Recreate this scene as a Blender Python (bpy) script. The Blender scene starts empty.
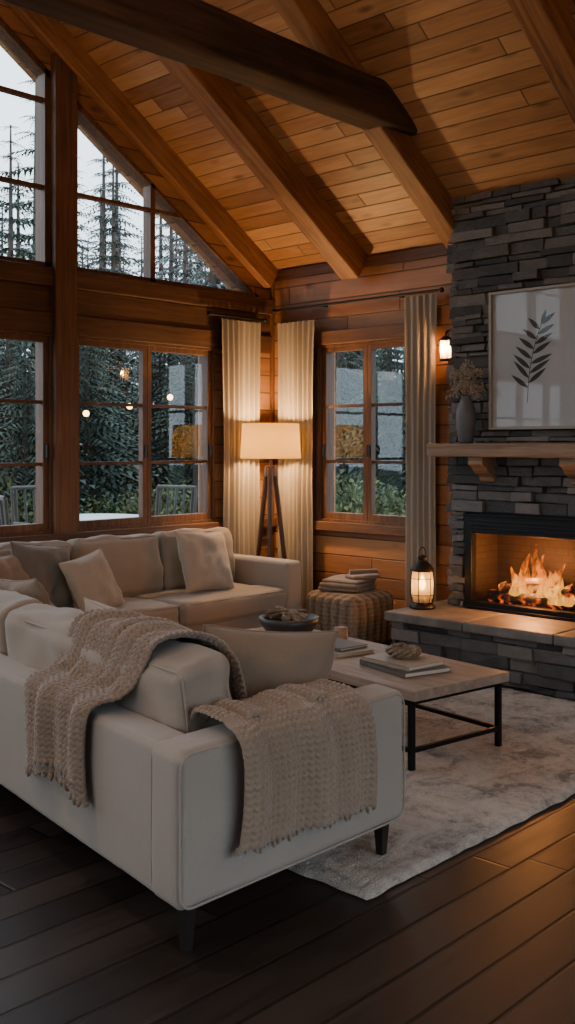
import bpy, bmesh, math, random, bisect
from mathutils import Vector, Matrix, noise
random.seed(7)
R=random.uniform
D2R=math.radians
# ------------------------------------------------------------------ materials
def mat(name, rough=.6, col=(.5,.5,.5), metal=0, spec=None):
    m=bpy.data.materials.new(name); m.use_nodes=True; nt=m.node_tree
    b=nt.nodes['Principled BSDF']
    b.inputs['Base Color'].default_value=(*col,1); b.inputs['Roughness'].default_value=rough
    b.inputs['Metallic'].default_value=metal
    if spec is not None: b.inputs['Specular IOR Level'].default_value=spec
    return m,nt,b
def M(nt,op,a,b=None,c=None):
    n=nt.nodes.new('ShaderNodeMath'); n.operation=op
    for i,v in enumerate((a,b,c)):
        if v is None: continue
        if hasattr(v,'is_output'): nt.links.new(v,n.inputs[i])
        else: n.inputs[i].default_value=v
    return n.outputs[0]
def comb(nt,x,y,z):
    n=nt.nodes.new('ShaderNodeCombineXYZ')
    for i,v in enumerate((x,y,z)):
        if hasattr(v,'is_output'): nt.links.new(v,n.inputs[i])
        else: n.inputs[i].default_value=v
    return n.outputs[0]
def noise_n(nt,vec,scale,detail=4,rough=.5,dist=0):
    n=nt.nodes.new('ShaderNodeTexNoise'); n.inputs['Scale'].default_value=scale
    n.inputs['Detail'].default_value=detail; n.inputs['Roughness'].default_value=rough
    n.inputs['Distortion'].default_value=dist
    nt.links.new(vec,n.inputs['Vector']); return n.outputs[0]
def ramp(nt,fac,stops):
    n=nt.nodes.new('ShaderNodeValToRGB'); e=n.color_ramp.elements
    e[0].position=stops[0][0]; e[0].color=(*stops[0][1],1)
    e[1].position=stops[1][0]; e[1].color=(*stops[1][1],1)
    for p,c in stops[2:]:
        x=e.new(p); x.color=(*c,1)
    nt.links.new(fac,n.inputs[0]); return n.outputs[0]
def mixc(nt,fac,a,b,mode='MIX'):
    n=nt.nodes.new('ShaderNodeMixRGB'); n.blend_type=mode
    for i,v in enumerate((fac,a,b)):
        if hasattr(v,'is_output'): nt.links.new(v,n.inputs[i])
        elif i==0: n.inputs[0].default_value=v
        else: n.inputs[i].default_value=(*v,1)
    return n.outputs[0]
def objco(nt):
    return nt.nodes.new('ShaderNodeTexCoord').outputs['Object']
def bump(nt,b,h,strength=.3,dist=.01):
    n=nt.nodes.new('ShaderNodeBump'); n.inputs['Strength'].default_value=strength
    n.inputs['Distance'].default_value=dist; nt.links.new(h,n.inputs['Height'])
    nt.links.new(n.outputs[0],b.inputs['Normal'])
def plank_mat(name,u,v,w,L,cols,rough=.5,vs=1.0,bstr=.5,gapdark=.25,knots=True,spec=.5):
    m,nt,b=mat(name,rough,spec=spec)
    s=nt.nodes.new('ShaderNodeSeparateXYZ'); nt.links.new(objco(nt),s.inputs[0])
    U=s.outputs['XYZ'.index(u)]; V=M(nt,'MULTIPLY',s.outputs['XYZ'.index(v)],vs)
    r=M(nt,'DIVIDE',V,w); row=M(nt,'FLOOR',r); fr=M(nt,'FRACT',r)
    wn=nt.nodes.new('ShaderNodeTexWhiteNoise'); wn.noise_dimensions='1D'; nt.links.new(row,wn.inputs['W'])
    off=M(nt,'MULTIPLY',wn.outputs[0],L*3)
    c=M(nt,'DIVIDE',M(nt,'ADD',U,off),L); col=M(nt,'FLOOR',c); fc=M(nt,'FRACT',c)
    idv=M(nt,'ADD',M(nt,'MULTIPLY',row,3.17),M(nt,'MULTIPLY',col,7.31))
    w2=nt.nodes.new('ShaderNodeTexWhiteNoise'); w2.noise_dimensions='1D'; nt.links.new(idv,w2.inputs['W'])
    rnd=w2.outputs[0]
    g=noise_n(nt,comb(nt,M(nt,'MULTIPLY',U,2.2),M(nt,'MULTIPLY',V,26),M(nt,'MULTIPLY',idv,3.3)),1.0,5,.6,.8)
    g2=noise_n(nt,comb(nt,M(nt,'MULTIPLY',U,1.1),M(nt,'MULTIPLY',V,5),M(nt,'MULTIPLY',idv,1.7)),1.6,2,.5,1.2)
    f=M(nt,'ADD',M(nt,'MULTIPLY',rnd,.45),M(nt,'ADD',M(nt,'MULTIPLY',g,.5),M(nt,'MULTIPLY',g2,.3)))
    colr=ramp(nt,f,[(.25,cols[0]),(.90,cols[2]),(.58,cols[1])])
    if knots:
        vo=nt.nodes.new('ShaderNodeTexVoronoi'); vo.inputs['Scale'].default_value=1.0
        nt.links.new(comb(nt,M(nt,'MULTIPLY',U,2.3),M(nt,'MULTIPLY',V,6),M(nt,'MULTIPLY',idv,.37)),vo.inputs['Vector'])
        kk=nt.nodes.new('ShaderNodeMapRange'); kk.inputs[1].default_value=.04; kk.inputs[2].default_value=.2
        kk.inputs[3].default_value=.65; kk.inputs[4].default_value=0; nt.links.new(vo.outputs['Distance'],kk.inputs[0])
        colr=mixc(nt,kk.outputs[0],colr,tuple(x*.25 for x in cols[0]))
    edge=M(nt,'MINIMUM',fr,M(nt,'SUBTRACT',1.0,fr))
    e2=M(nt,'MULTIPLY',M(nt,'MINIMUM',fc,M(nt,'SUBTRACT',1.0,fc)),L/w)
    ed=M(nt,'MINIMUM',edge,e2)
    gp=nt.nodes.new('ShaderNodeMapRange'); gp.inputs[1].default_value=.012; gp.inputs[2].default_value=.05
    nt.links.new(ed,gp.inputs[0]); gap=gp.outputs[0]
    colr=mixc(nt,M(nt,'MULTIPLY',M(nt,'SUBTRACT',1.0,gap),1-gapdark),colr,(.008,.005,.003))
    nt.links.new(colr,b.inputs['Base Color'])
    bump(nt,b,M(nt,'ADD',gap,M(nt,'MULTIPLY',g,.15)),bstr,.008)
    rr=M(nt,'ADD',M(nt,'MULTIPLY',g,.25),rough-.12); nt.links.new(rr,b.inputs['Roughness'])
    return m
def timber_mat(name,axis,cols,rough=.55,sc=1):
    m,nt,b=mat(name,rough)
    s=nt.nodes.new('ShaderNodeSeparateXYZ'); nt.links.new(objco(nt),s.inputs[0])
    k=[28*sc,28*sc,28*sc]; k['XYZ'.index(axis)]=1.6*sc
    v=comb(nt,*[M(nt,'MULTIPLY',s.outputs[i],k[i]) for i in range(3)])
    g=noise_n(nt,v,1.0,5,.62,1.0); g2=noise_n(nt,objco(nt),2.2,3,.5)
    f=M(nt,'ADD',M(nt,'MULTIPLY',g,.7),M(nt,'MULTIPLY',g2,.3))
    nt.links.new(ramp(nt,f,[(.34,cols[0]),(.66,cols[1])]),b.inputs['Base Color'])
    bump(nt,b,g,.35,.006); return m
def fabric(name,c1,c2=None,sc=160,bs=.4,rough=.85,sheen=.3):
    m,nt,b=mat(name,rough); c2=c2 or tuple(x*.8 for x in c1)
    o=objco(nt); n=noise_n(nt,o,sc,2,.7); n2=noise_n(nt,o,7,4,.6)
    nt.links.new(mixc(nt,M(nt,'ADD',M(nt,'MULTIPLY',n,.7),M(nt,'MULTIPLY',n2,.4)),c1,c2),b.inputs['Base Color'])
    b.inputs['Sheen Weight'].default_value=sheen; b.inputs['Specular IOR Level'].default_value=.2
    bump(nt,b,M(nt,'ADD',n,M(nt,'MULTIPLY',n2,2.0)),bs,.003); return m
def emis(name,col,s):
    m=bpy.data.materials.new(name); m.use_nodes=True; nt=m.node_tree; nt.nodes.clear()
    o=nt.nodes.new('ShaderNodeOutputMaterial'); e=nt.nodes.new('ShaderNodeEmission')
    e.inputs[0].default_value=(*col,1); e.inputs[1].default_value=s; nt.links.new(e.outputs[0],o.inputs[0]); return m
def glass_mat(name,refl=1.0,tint=(1,1,1),frost=0,fcol=(1,.7,.4)):
    m=bpy.data.materials.new(name); m.use_nodes=True; nt=m.node_tree; nt.nodes.clear()
    o=nt.nodes.new('ShaderNodeOutputMaterial'); t=nt.nodes.new('ShaderNodeBsdfTransparent'); t.inputs[0].default_value=(*tint,1)
    g=nt.nodes.new('ShaderNodeBsdfGlossy'); g.inputs['Roughness'].default_value=.015
    lw=nt.nodes.new('ShaderNodeLayerWeight'); lw.inputs[0].default_value=.5
    f=M(nt,'MULTIPLY',M(nt,'ADD',.05,M(nt,'MULTIPLY',M(nt,'POWER',lw.outputs['Facing'],5.0),.93)),refl)
    mx=nt.nodes.new('ShaderNodeMixShader'); nt.links.new(f,mx.inputs[0])
    a=t.outputs[0]
    if frost:
        tl=nt.nodes.new('ShaderNodeBsdfTranslucent'); tl.inputs[0].default_value=(*fcol,1)
        m2=nt.nodes.new('ShaderNodeMixShader'); m2.inputs[0].default_value=frost
        nt.links.new(a,m2.inputs[1]); nt.links.new(tl.outputs[0],m2.inputs[2]); a=m2.outputs[0]
    nt.links.new(a,mx.inputs[1]); nt.links.new(g.outputs[0],mx.inputs[2]); nt.links.new(mx.outputs[0],o.inputs[0]); return m

m_ceil=plank_mat('ceiling_pine','Y','X',.135,2.3,[(.16,.066,.026),(.38,.18,.075),(.58,.325,.155)],.45,1.2)
m_wallA=plank_mat('wall_planks_a','X','Z',.16,3.1,[(.14,.060,.026),(.29,.125,.052),(.42,.20,.088)],.5)
m_wallB=plank_mat('wall_planks_b','Y','Z',.16,3.1,[(.16,.068,.030),(.33,.145,.060),(.46,.22,.096)],.5)
m_floor=plank_mat('floor_oak_dark','X','Y',.17,1.9,[(.012,.009,.008),(.028,.019,.015),(.056,.039,.031)],.42,1,.35,.2,True,.32)
WR=[(.055,.024,.013),(.19,.082,.037)]
m_tX=timber_mat('timber_x','X',WR); m_tY=timber_mat('timber_y','Y',WR); m_tZ=timber_mat('timber_z','Z',WR)
m_raf=timber_mat('rafter_timber','X',[(.14,.056,.024),(.39,.175,.07)])
m_beam=timber_mat('old_beam_timber','X',[(.016,.009,.006),(.095,.045,.024)],.75,.6)
m_head=timber_mat('header_timber','X',[(.04,.018,.010),(.15,.066,.031)])
m_mantel=timber_mat('mantel_timber','Y',[(.14,.08,.045),(.36,.22,.13)],.6)
m_oak=timber_mat('table_oak','Y',[(.22,.16,.12),(.40,.31,.24)],.5)
m_walnut=timber_mat('lamp_walnut','Z',[(.04,.018,.009),(.12,.055,.025)],.4)
m_black,_,_=mat('black_metal',.42,(.012,.012,.013),.6)
m_blackleg,_,_=mat('ebony_leg',.4,(.018,.013,.011))
m_iron,_,_=mat('iron_dark',.5,(.03,.028,.026),.8)
m_sofa=fabric('sofa_linen',(.35,.29,.235),(.255,.21,.17))
m_sofab=fabric('sofa_body',(.36,.31,.265),(.285,.245,.21))
m_pl=fabric('pillow_light',(.45,.38,.31),(.34,.285,.23)); m_pt=fabric('pillow_taupe',(.28,.205,.15),(.19,.14,.10)); m_pg=fabric('pillow_grey',(.18,.155,.135),(.125,.11,.095))
m_knit1=fabric('knit_taupe',(.30,.215,.155),(.17,.12,.088),180,.5,.95,.5)
m_knit2=fabric('knit_sand',(.34,.25,.185),(.20,.145,.105),180,.5,.95,.5)
m_curt=fabric('curtain_linen',(.38,.325,.27),(.30,.255,.21),220,.2,.9,.2)
m_glass=glass_mat('window_glass',1.0,(.93,.96,.97)); m_lglass=glass_mat('lantern_glass',.6); m_pglass=glass_mat('picture_glass',.3); m_aglass=glass_mat('seeded_amber_glass',.6,(1,.9,.75),.65,(1,.8,.5))
m_cer,nt,b=mat('dark_ceramic',.45,(.045,.04,.036)); bump(nt,b,noise_n(nt,objco(nt),40,3),.2,.003)
m_vase,nt,b=mat('vase_grey',.5,(.10,.105,.11)); bump(nt,b,noise_n(nt,objco(nt),60,3),.3,.003)
m_stone,nt,b=mat('ledge_stone',.8)
o=objco(nt); gi=nt.nodes.new('ShaderNodeNewGeometry').outputs['Random Per Island']
n1=noise_n(nt,o,9,6,.65); n2=noise_n(nt,o,45,5,.7)
f=M(nt,'ADD',M(nt,'MULTIPLY',gi,.6),M(nt,'MULTIPLY',n1,.45))
nt.links.new(ramp(nt,f,[(.15,(.038,.038,.040)),(.9,(.21,.185,.165)),(.5,(.092,.087,.085))]),b.inputs['Base Color'])
bump(nt,b,M(nt,'ADD',n1,M(nt,'MULTIPLY',n2,.6)),.8,.025)
m_slab,nt,b=mat('hearth_slab',.6); n1=noise_n(nt,objco(nt),7,6,.6)
nt.links.new(ramp(nt,n1,[(.3,(.10,.088,.08)),(.7,(.20,.175,.155))]),b.inputs['Base Color']); bump(nt,b,n1,.3,.01)
m_mort,_,_=mat('mortar_dark',.9,(.02,.019,.018))
m_fireb,nt,b=mat('firebox_brick',.85)
br=nt.nodes.new('ShaderNodeTexBrick'); br.inputs['Scale'].default_value=5
s=nt.nodes.new('ShaderNodeSeparateXYZ'); nt.links.new(objco(nt),s.inputs[0])
nt.links.new(comb(nt,M(nt,'ADD',s.outputs[1],s.outputs[0]),s.outputs[2],0.0),br.inputs['Vector'])
br.inputs['Color1'].default_value=(.034,.018,.011,1); br.inputs['Color2'].default_value=(.022,.012,.008,1); br.inputs['Mortar'].default_value=(.008,.006,.005,1)
nt.links.new(br.outputs[0],b.inputs['Base Color'])
m_rug,nt,b=mat('rug_wool',.95); o=objco(nt)
a1=noise_n(nt,o,4.5,6,.75,.6); a2=noise_n(nt,o,26,4,.7); a3=noise_n(nt,o,150,2,.6)
f=M(nt,'ADD',M(nt,'MULTIPLY',a1,.65),M(nt,'ADD',M(nt,'MULTIPLY',a2,.25),M(nt,'MULTIPLY',a3,.15)))
nt.links.new(ramp(nt,f,[(.43,(.26,.215,.185)),(.60,(.84,.75,.655)),(.51,(.64,.565,.49))]),b.inputs['Base Color'])
bump(nt,b,M(nt,'ADD',a2,a3),1.0,.03); b.inputs['Sheen Weight'].default_value=.3
def leafm(n,c1,c2):
    m,nt,b=mat(n,.8); gi=nt.nodes.new('ShaderNodeNewGeometry').outputs['Random Per Island']
    nt.links.new(mixc(nt,gi,c1,c2),b.inputs['Base Color']); b.inputs['Specular IOR Level'].default_value=.2; return m
m_con=leafm('conifer_needles',(.03,.045,.035),(.075,.10,.075)); m_con_haze=leafm('conifer_needles_far',(.13,.155,.15),(.20,.23,.22))  # second needle colour is paler and greyer: distance haze painted in
m_bush=leafm('bush_leaves',(.035,.052,.024),(.12,.14,.06)); m_bark,_,_=mat('bark',.9,(.06,.05,.042))
m_bulb=emis('warm_bulb',(1,.5,.17),14); m_flamec=emis('candle_flame',(1,.5,.15),30); m_fill_globe=emis('opal_globe',(1,.7,.42),8)
m_wax,_,_=mat('candle_wax',.5,(.8,.65,.45))

# ------------------------------------------------------------------ mesh builder
class MB:
    def __init__(s): s.v=[]; s.f=[]; s.mi=[]; s.sm=[]
    def add(s,vs,fs,mi=0,sm=False,Mx=None):
        o=len(s.v)
        for p in vs:
            p=Vector(p); s.v.append(Mx@p if Mx is not None else p)
        for f in fs: s.f.append([i+o for i in f]); s.mi.append(mi); s.sm.append(sm)
    def box(s,x0,x1,y0,y1,z0,z1,mi=0,Mx=None):
        x0,x1=min(x0,x1),max(x0,x1); y0,y1=min(y0,y1),max(y0,y1); z0,z1=min(z0,z1),max(z0,z1)
        vs=[(x,y,z) for x in(x0,x1) for y in(y0,y1) for z in(z0,z1)]
        s.add(vs,[(0,1,3,2),(4,6,7,5),(0,4,5,1),(2,3,7,6),(0,2,6,4),(1,5,7,3)],mi,False,Mx)
    def prism(s,poly,axis,a0,a1,mi=0):
        n=len(poly); vs=[]
        for a in (a0,a1):
            for p,q in poly:
                vs.append({'X':(a,p,q),'Y':(p,a,q),'Z':(p,q,a)}[axis])
        fs=[list(range(n))[::-1],[i+n for i in range(n)]]+[(i,(i+1)%n,(i+1)%n+n,i+n) for i in range(n)]
        s.add(vs,fs,mi)
    def cyl(s,p0,p1,r0,r1=None,n=16,mi=0,Mx=None,sm=True):
        r1=r0 if r1 is None else r1; p0=Vector(p0); p1=Vector(p1); d=(p1-p0).normalized()
        a=d.orthogonal().normalized(); c=d.cross(a); vs=[]
        for p,r in((p0,r0),(p1,r1)):
            for i in range(n):
                t=2*math.pi*i/n; vs.append(p+(a*math.cos(t)+c*math.sin(t))*r)
        s.add(vs,[(i,(i+1)%n,(i+1)%n+n,i+n) for i in range(n)],mi,sm,Mx)
        s.add(vs[:n],[list(range(n))[::-1]],mi,False,Mx); s.add(vs[n:],[list(range(n))],mi,False,Mx)
    def tube(s,pts,r,n=8,mi=0,Mx=None):
        for a,b_ in zip(pts[:-1],pts[1:]): s.cyl(a,b_,r,r,n,mi,Mx)
    def lathe(s,prof,c=(0,0,0),n=32,mi=0,Mx=None,sm=True):
        vs=[];k=len(prof)
        for r,z in prof:
            for i in range(n):
                t=2*math.pi*i/n; vs.append((c[0]+r*math.cos(t),c[1]+r*math.sin(t),c[2]+z))
        fs=[(j*n+i,j*n+(i+1)%n,(j+1)*n+(i+1)%n,(j+1)*n+i) for j in range(k-1) for i in range(n)]
        s.add(vs,fs,mi,sm,Mx)
    def sph(s,c,r,n=10,mi=0,sc=(1,1,1)):
        s.lathe([(r*math.sin(math.pi*i/n)*1.0,-r*math.cos(math.pi*i/n)*sc[2]) for i in range(n+1)],c,max(6,n+2),mi)
    def grid(s,fn,nu,nv,mi=0,sm=True,Mx=None):
        vs=[fn(i/nu,j/nv) for j in range(nv+1) for i in range(nu+1)]
        s.add(vs,[(j*(nu+1)+i,j*(nu+1)+i+1,(j+1)*(nu+1)+i+1,(j+1)*(nu+1)+i) for j in range(nv) for i in range(nu)],mi,sm,Mx)
    def rbox(s,x0,x1,y0,y1,z0,z1,r=.03,bulge=0,n=8,mi=0,Mx=None,wr=0,seed=0):
        h=Vector(((x1-x0)/2,(y1-y0)/2,(z1-z0)/2)); c=Vector(((x1+x0)/2,(y1+y0)/2,(z1+z0)/2))
        def prm(hh):
            e=[math.tan(i/4*math.pi/4) for i in range(5)]
            outer=[(hh-r)+r*t for t in e]; inn=[(hh-r)*(2*i/n-1) for i in range(1,n)]
            return [-x for x in outer[::-1]]+inn+outer
        P=[prm(h[i]) for i in range(3)]; key={}; vs=[]; fs=[]
        def vid(q):
            k=(round(q[0],5),round(q[1],5),round(q[2],5))
            if k not in key:
                q=Vector(q); inner=Vector([max(-(h[i]-r),min(h[i]-r,q[i])) for i in range(3)])
                d=q-inner; p=inner+(d.normalized()*r if d.length>1e-9 else d)
                if bulge:
                    for i in range(3):
                        a=(i+1)%3; b_=(i+2)%3
                        fct=(1-(q[a]/h[a])**2)*(1-(q[b_]/h[b_])**2)
                        rel=q[i]/h[i]; sg=1 if rel>0 else -1
                        amt=bulge if isinstance(bulge,(int,float)) else bulge[i]
                        p[i]+=amt*max(0,fct)**.6*sg*abs(rel)**3
                if wr:
                    nn=noise.noise(Vector((q[0]*3.5+seed,q[1]*3.5,q[2]*5)))+.5*noise.noise(Vector((q[0]*11+seed,q[1]*11,q[2]*11)))
                    p+=(d.normalized() if d.length>1e-9 else Vector((0,0,0)))*nn*wr
                key[k]=len(vs); vs.append(p+c)
            return key[k]
        for ax in range(3):
            a=(ax+1)%3; b_=(ax+2)%3
            for sg in(-1,1):
                for i in range(len(P[a])-1):
                    for j in range(len(P[b_])-1):
                        ids=[]
                        for (ii,jj) in((i,j),(i+1,j),(i+1,j+1),(i,j+1)):
                            q=[0,0,0]; q[ax]=sg*h[ax]; q[a]=P[a][ii]; q[b_]=P[b_][jj]; ids.append(vid(q))
                        fs.append(ids if sg>0 else ids[::-1])
        s.add(vs,fs,mi,True,Mx)
    def seam(s,ax,hx,hy,off,r,rad=.05,Mx=None,mi=0):
        pts=[]
        for cx,cy,a0 in((hx-rad,hy-rad,0),(-hx+rad,hy-rad,90),(-hx+rad,-hy+rad,180),(hx-rad,-hy+rad,270)):
            for k in range(6):
                t=D2R(a0+k*18); p,q=cx+rad*math.cos(t),cy+rad*math.sin(t)
                pts.append({'Z':(p,q,off),'X':(off,p,q),'Y':(p,off,q)}[ax])
        pts.append(pts[0]); s.tube(pts,r,6,mi,Mx)
    def pillow(s,w,hh,t,Mx,mi=0,seed=0,n=22):
        vs=[];idx={}
        def pt(u,v,sg):
            x=w/2*u*(1-.07*(1-v*v)); y=hh/2*v*(1-.07*(1-u*u))
            k=max(0,(1-u**2)*(1-v**2)); z=sg*t/2*k**.42
            nn=noise.noise(Vector((u*2.2+seed,v*2.2,sg)))*.035+noise.noise(Vector((u*6+seed,v*6,sg*3)))*.018
            return (x,y,z+nn*k**.3*sg)
        fs=[]
        for sg in(1,-1):
            for j in range(n+1):
                for i in range(n+1):
                    u=math.sin((2*i/n-1)*math.pi/2); v=math.sin((2*j/n-1)*math.pi/2)
                    bd=i in(0,n) or j in(0,n); k=(i,j,0 if bd else sg)
                    if k not in idx: idx[k]=len(vs); vs.append(pt(u,v,sg))
            g=lambda i,j:idx[(i,j,0 if(i in(0,n) or j in(0,n)) else sg)]
            for j in range(n):
                for i in range(n):
                    q=[g(i,j),g(i+1,j),g(i+1,j+1),g(i,j+1)]; fs.append(q if sg>0 else q[::-1])
        s.add(vs,fs,mi,True,Mx)
        S=lambda i:math.sin((2*i/n-1)*math.pi/2)
        loop=[pt(S(i),-1,1) for i in range(n)]+[pt(1,S(i),1) for i in range(n)]+[pt(-S(i),1,1) for i in range(n)]+[pt(-1,-S(i),1) for i in range(n)]
        loop.append(loop[0]); s.tube(loop,.005,6,mi,Mx)
    def obj(s,name,mats,parent=None,bevel=0,loc=None,Mx=None,warp=None):
        me=bpy.data.meshes.new(name)
        V=[warp(v) for v in s.v] if warp else s.v
        me.from_pydata([tuple(v) for v in V],[],s.f)
        if not isinstance(mats,(list,tuple)): mats=[mats]
        for m in mats: me.materials.append(m)
        me.polygons.foreach_set('material_index',s.mi); me.polygons.foreach_set('use_smooth',s.sm); me.update()
        ob=bpy.data.objects.new(name,me); bpy.context.scene.collection.objects.link(ob)
        if Mx is not None: ob.matrix_world=Mx
        if parent: ob.parent=parent
        if bevel:
            md=ob.modifiers.new('bevel','BEVEL'); md.width=bevel; md.segments=2; md.limit_method='ANGLE'; md.angle_limit=D2R(50)
        return ob
def empty(name,loc=(0,0,0)):
    e=bpy.data.objects.new(name,None); e.location=loc; e.empty_display_size=.2
    bpy.context.scene.collection.objects.link(e); return e
def light(name,kind,loc,power,col,size=.1):
    l=bpy.data.lights.new(name,kind); l.energy=power; l.color=col; l.shadow_soft_size=size
    o=bpy.data.objects.new(name,l); o.location=loc
    bpy.context.scene.collection.objects.link(o); return o
def par(o,e): 
    o.parent=e; o.matrix_parent_inverse=Matrix.Translation(-Vector(e.location)); return o
T=Matrix.Translation
def RX(a): return Matrix.Rotation(D2R(a),4,'X')
def RY(a): return Matrix.Rotation(D2R(a),4,'Y')
def RZ(a): return Matrix.Rotation(D2R(a),4,'Z')

# ------------------------------------------------------------------ room shell
EAVE=3.2; SL=.666; XW=-9.0; XR=-4.5; YB=-7.6; TH=.2
def ceilz(x): return EAVE+SL*(-x if x>XR else x-XW)
mb=MB(); mb.box(XW-TH,TH,YB-TH,TH,-.1,0); mb.obj('floor',m_floor)
rz=ceilz(XR)
mb=MB()
mb.prism([(TH,EAVE-SL*TH),(XR,rz),(XW-TH,EAVE-SL*TH),(XW-TH,EAVE-SL*TH+.15),(XR,rz+.15),(TH,EAVE-SL*TH+.15)],'Y',YB-TH,TH+.5)
mb.obj('ceiling',m_ceil)
PW=[(-.737,-2.203),(-2.40,-4.40),(-4.60,-6.60),(-6.797,-8.263)]
mb=MB(); ZB,ZT=.93,2.44; UB=2.94; OFF=.38
mb.box(XW-TH,TH,0,TH,0,ZB)
for a,b_ in [(TH,-.737),(-8.263,XW-TH)]: mb.box(b_,a,0,TH,ZB,ZT)
xt=-(UB+OFF-EAVE)/SL
for sgn in(0,1):
    mx=(lambda x:x) if sgn==0 else (lambda x:2*XR-x)
    poly=[(mx(p),q) for p,q in [(0,EAVE),(XR,rz),(XR,rz-OFF),(xt,UB),(0,UB)]]
    if sgn: poly=poly[::-1]
    mb.prism(poly,'Y',0,TH)
mb.obj('wall_north',m_wallA)
mb=MB(); mb.box(XW,0,-.03,TH,ZT,2.60); mb.box(XW,0,-.045,TH,2.80,UB); mb.box(XW,0,-.01,TH-.01,2.60,2.80)
mb.obj('trim_1',m_head,bevel=.008)
mb=MB()
for a,b_ in [(-2.203,-2.40),(-4.40,-4.60),(-6.60,-6.797)]:
    mb.box(b_,a,-.065,TH+.01,0,ceilz((a+b_)/2)-.05)
mb.obj('trim_2',m_tZ,bevel=.006)
mb=MB(); mb.box(XW,0,-.07,0,ZB-.08,ZB); mb.box(XW,0,-.03,0,ZB-.2,ZB-.08); mb.obj('trim_3',m_tX,bevel=.006)
WY0,WY1,WZ0,WZ1=-.60,-1.66,.93,2.48
mb=MB(); mb.box(0,TH,YB-TH,0,0,WZ0); mb.box(0,TH,YB-TH,WY1,WZ0,WZ1); mb.box(0,TH,WY0,0,WZ0,WZ1); mb.box(0,TH,YB-TH,0,WZ1,EAVE); mb.obj('wall_east',m_wallB)
mb=MB(); mb.box(-.05,0,WY1-.10,WY0+.08,WZ1,WZ1+.12); mb.box(-.07,0,WY1-.10,WY0+.08,WZ0-.08,WZ0); mb.box(-.03,0,-.0,YB,EAVE-.09,EAVE-.0); mb.obj('trim_4',m_tY,bevel=.006)
mb=MB(); mb.box(-.03,0,WY1,WY1-.07,WZ0,WZ1); mb.box(-.03,0,WY0,WY0+.07,WZ0,WZ1); mb.box(-.035,0,-.035,0,0,EAVE-.02); mb.obj('trim_5',m_tZ,bevel=.006)
mb=MB(); y0,y1=-6.3,-2.2
mb.box(XW-TH,XW,YB-TH,0,0,.6); mb.box(XW-TH,XW,YB-TH,y0,.6,2.5); mb.box(XW-TH,XW,y1,0,.6,2.5); mb.box(XW-TH,XW,YB-TH,0,2.5,EAVE)
mb.obj('wall_west',m_wallB)
sx0,sx1=-6.4,-2.6
mb=MB(); mb.prism([(TH,2.35),(XW-TH,2.35),(XW-TH,EAVE-.1),(XR,rz+.02),(TH,EAVE-.1)],'Y',YB-TH,YB)
mb.box(XW-TH,sx0,YB-TH,YB,0,2.35); mb.box(sx1,TH,YB-TH,YB,0,2.35); mb.obj('wall_south',m_wallA)
mb=MB(); mb.box(XW,sx0,YB,YB+.02,0,.14); mb.box(sx1,0,YB,YB+.02,0,.14); mb.obj('baseboard_south',m_tX)
mb=MB(); mb.box(-.02,0,-2.0,-.04,0,.14); mb.obj('baseboard_east',m_tY)
mb=MB(); mb.box(XW,-.04,-.02,0,0,.14); mb.obj('baseboard_north',m_tX)
def wbx(mb,pl,u0,u1,n0,n1,z0,z1,mi=0):
    if pl=='A': mb.box(u0,u1,n0,n1,z0,z1,mi)
    else: mb.box(n0,n1,u0,u1,z0,z1,mi)
wn=[0]
def window(pl,u0,u1,z0,z1,cols,zm):
    wn[0]+=1; mb=MB(); f=.022; u0,u1=min(u0,u1),max(u0,u1)
    wbx(mb,pl,u0,u0+f,-.02,.16,z0,z1); wbx(mb,pl,u1-f,u1,-.02,.16,z0,z1)
    wbx(mb,pl,u0+f,u1-f,-.02,.16,z0,z0+f); wbx(mb,pl,u0+f,u1-f,-.02,.16,z1-f,z1)
    a=u0+f; w=(u1-u0-2*f)/cols; s=.042
    for i in range(cols):
        p,q=a+i*w+.002,a+(i+1)*w-.002; A,B=z0+f,z1-f
        wbx(mb,pl,p,p+s,0,.06,A,B); wbx(mb,pl,q-s,q,0,.06,A,B)
        wbx(mb,pl,p+s,q-s,0,.06,A,A+s+.015); wbx(mb,pl,p+s,q-s,0,.06,B-s,B)
        for z in zm: wbx(mb,pl,p+s,q-s,.015,.045,z-.013,z+.013,3)
        wbx(mb,pl,p+.01,q-.01,.028,.032,A+.01,B-.01,1)
        wbx(mb,pl,q-.03,q-.018,-.035,0,1.5,1.6,2)
    mb.obj('window_%d'%wn[0],[m_tZ,m_glass,m_iron,m_head],bevel=.003)
for a,b_ in PW: window('A',a,b_,ZB,ZT,2 if abs(a-b_)<1.6 else 3,[1.455,1.924])
window('B',WY0,WY1,WZ0,WZ1,2,[1.455,1.94])
wn[0]+=1; mb=MB()  # west window: added out of view to bring cool light onto the sofa
for k in range(4):
    p=y0+k*(y1-y0)/3; mb.box(XW-.15,XW,p-.05,p+.05,.6,2.5)
mb.box(XW-.15,XW,y0,y1,.6,.68); mb.box(XW-.15,XW,y0,y1,2.42,2.5); mb.box(XW-.12,XW-.08,y0,y1,1.5,1.53); mb.box(XW-.1,XW-.096,y0,y1,.65,2.45,1)
mb.obj('window_%d'%wn[0],[m_tZ,m_glass])
wn[0]+=1; mb=MB()  # south window: added behind the camera as soft cool fill
for k in range(5):
    p=sx0+k*(sx1-sx0)/4; mb.box(p-.05,p+.05,YB-.14,YB,0,2.35)
mb.box(sx0,sx1,YB-.14,YB,0,.12); mb.box(sx0,sx1,YB-.14,YB,2.26,2.35); mb.box(sx0,sx1,YB-.08,YB-.076,.1,2.3,1); mb.obj('window_%d'%wn[0],[m_tZ,m_glass])
def upz(x): return ceilz(x)-OFF
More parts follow.
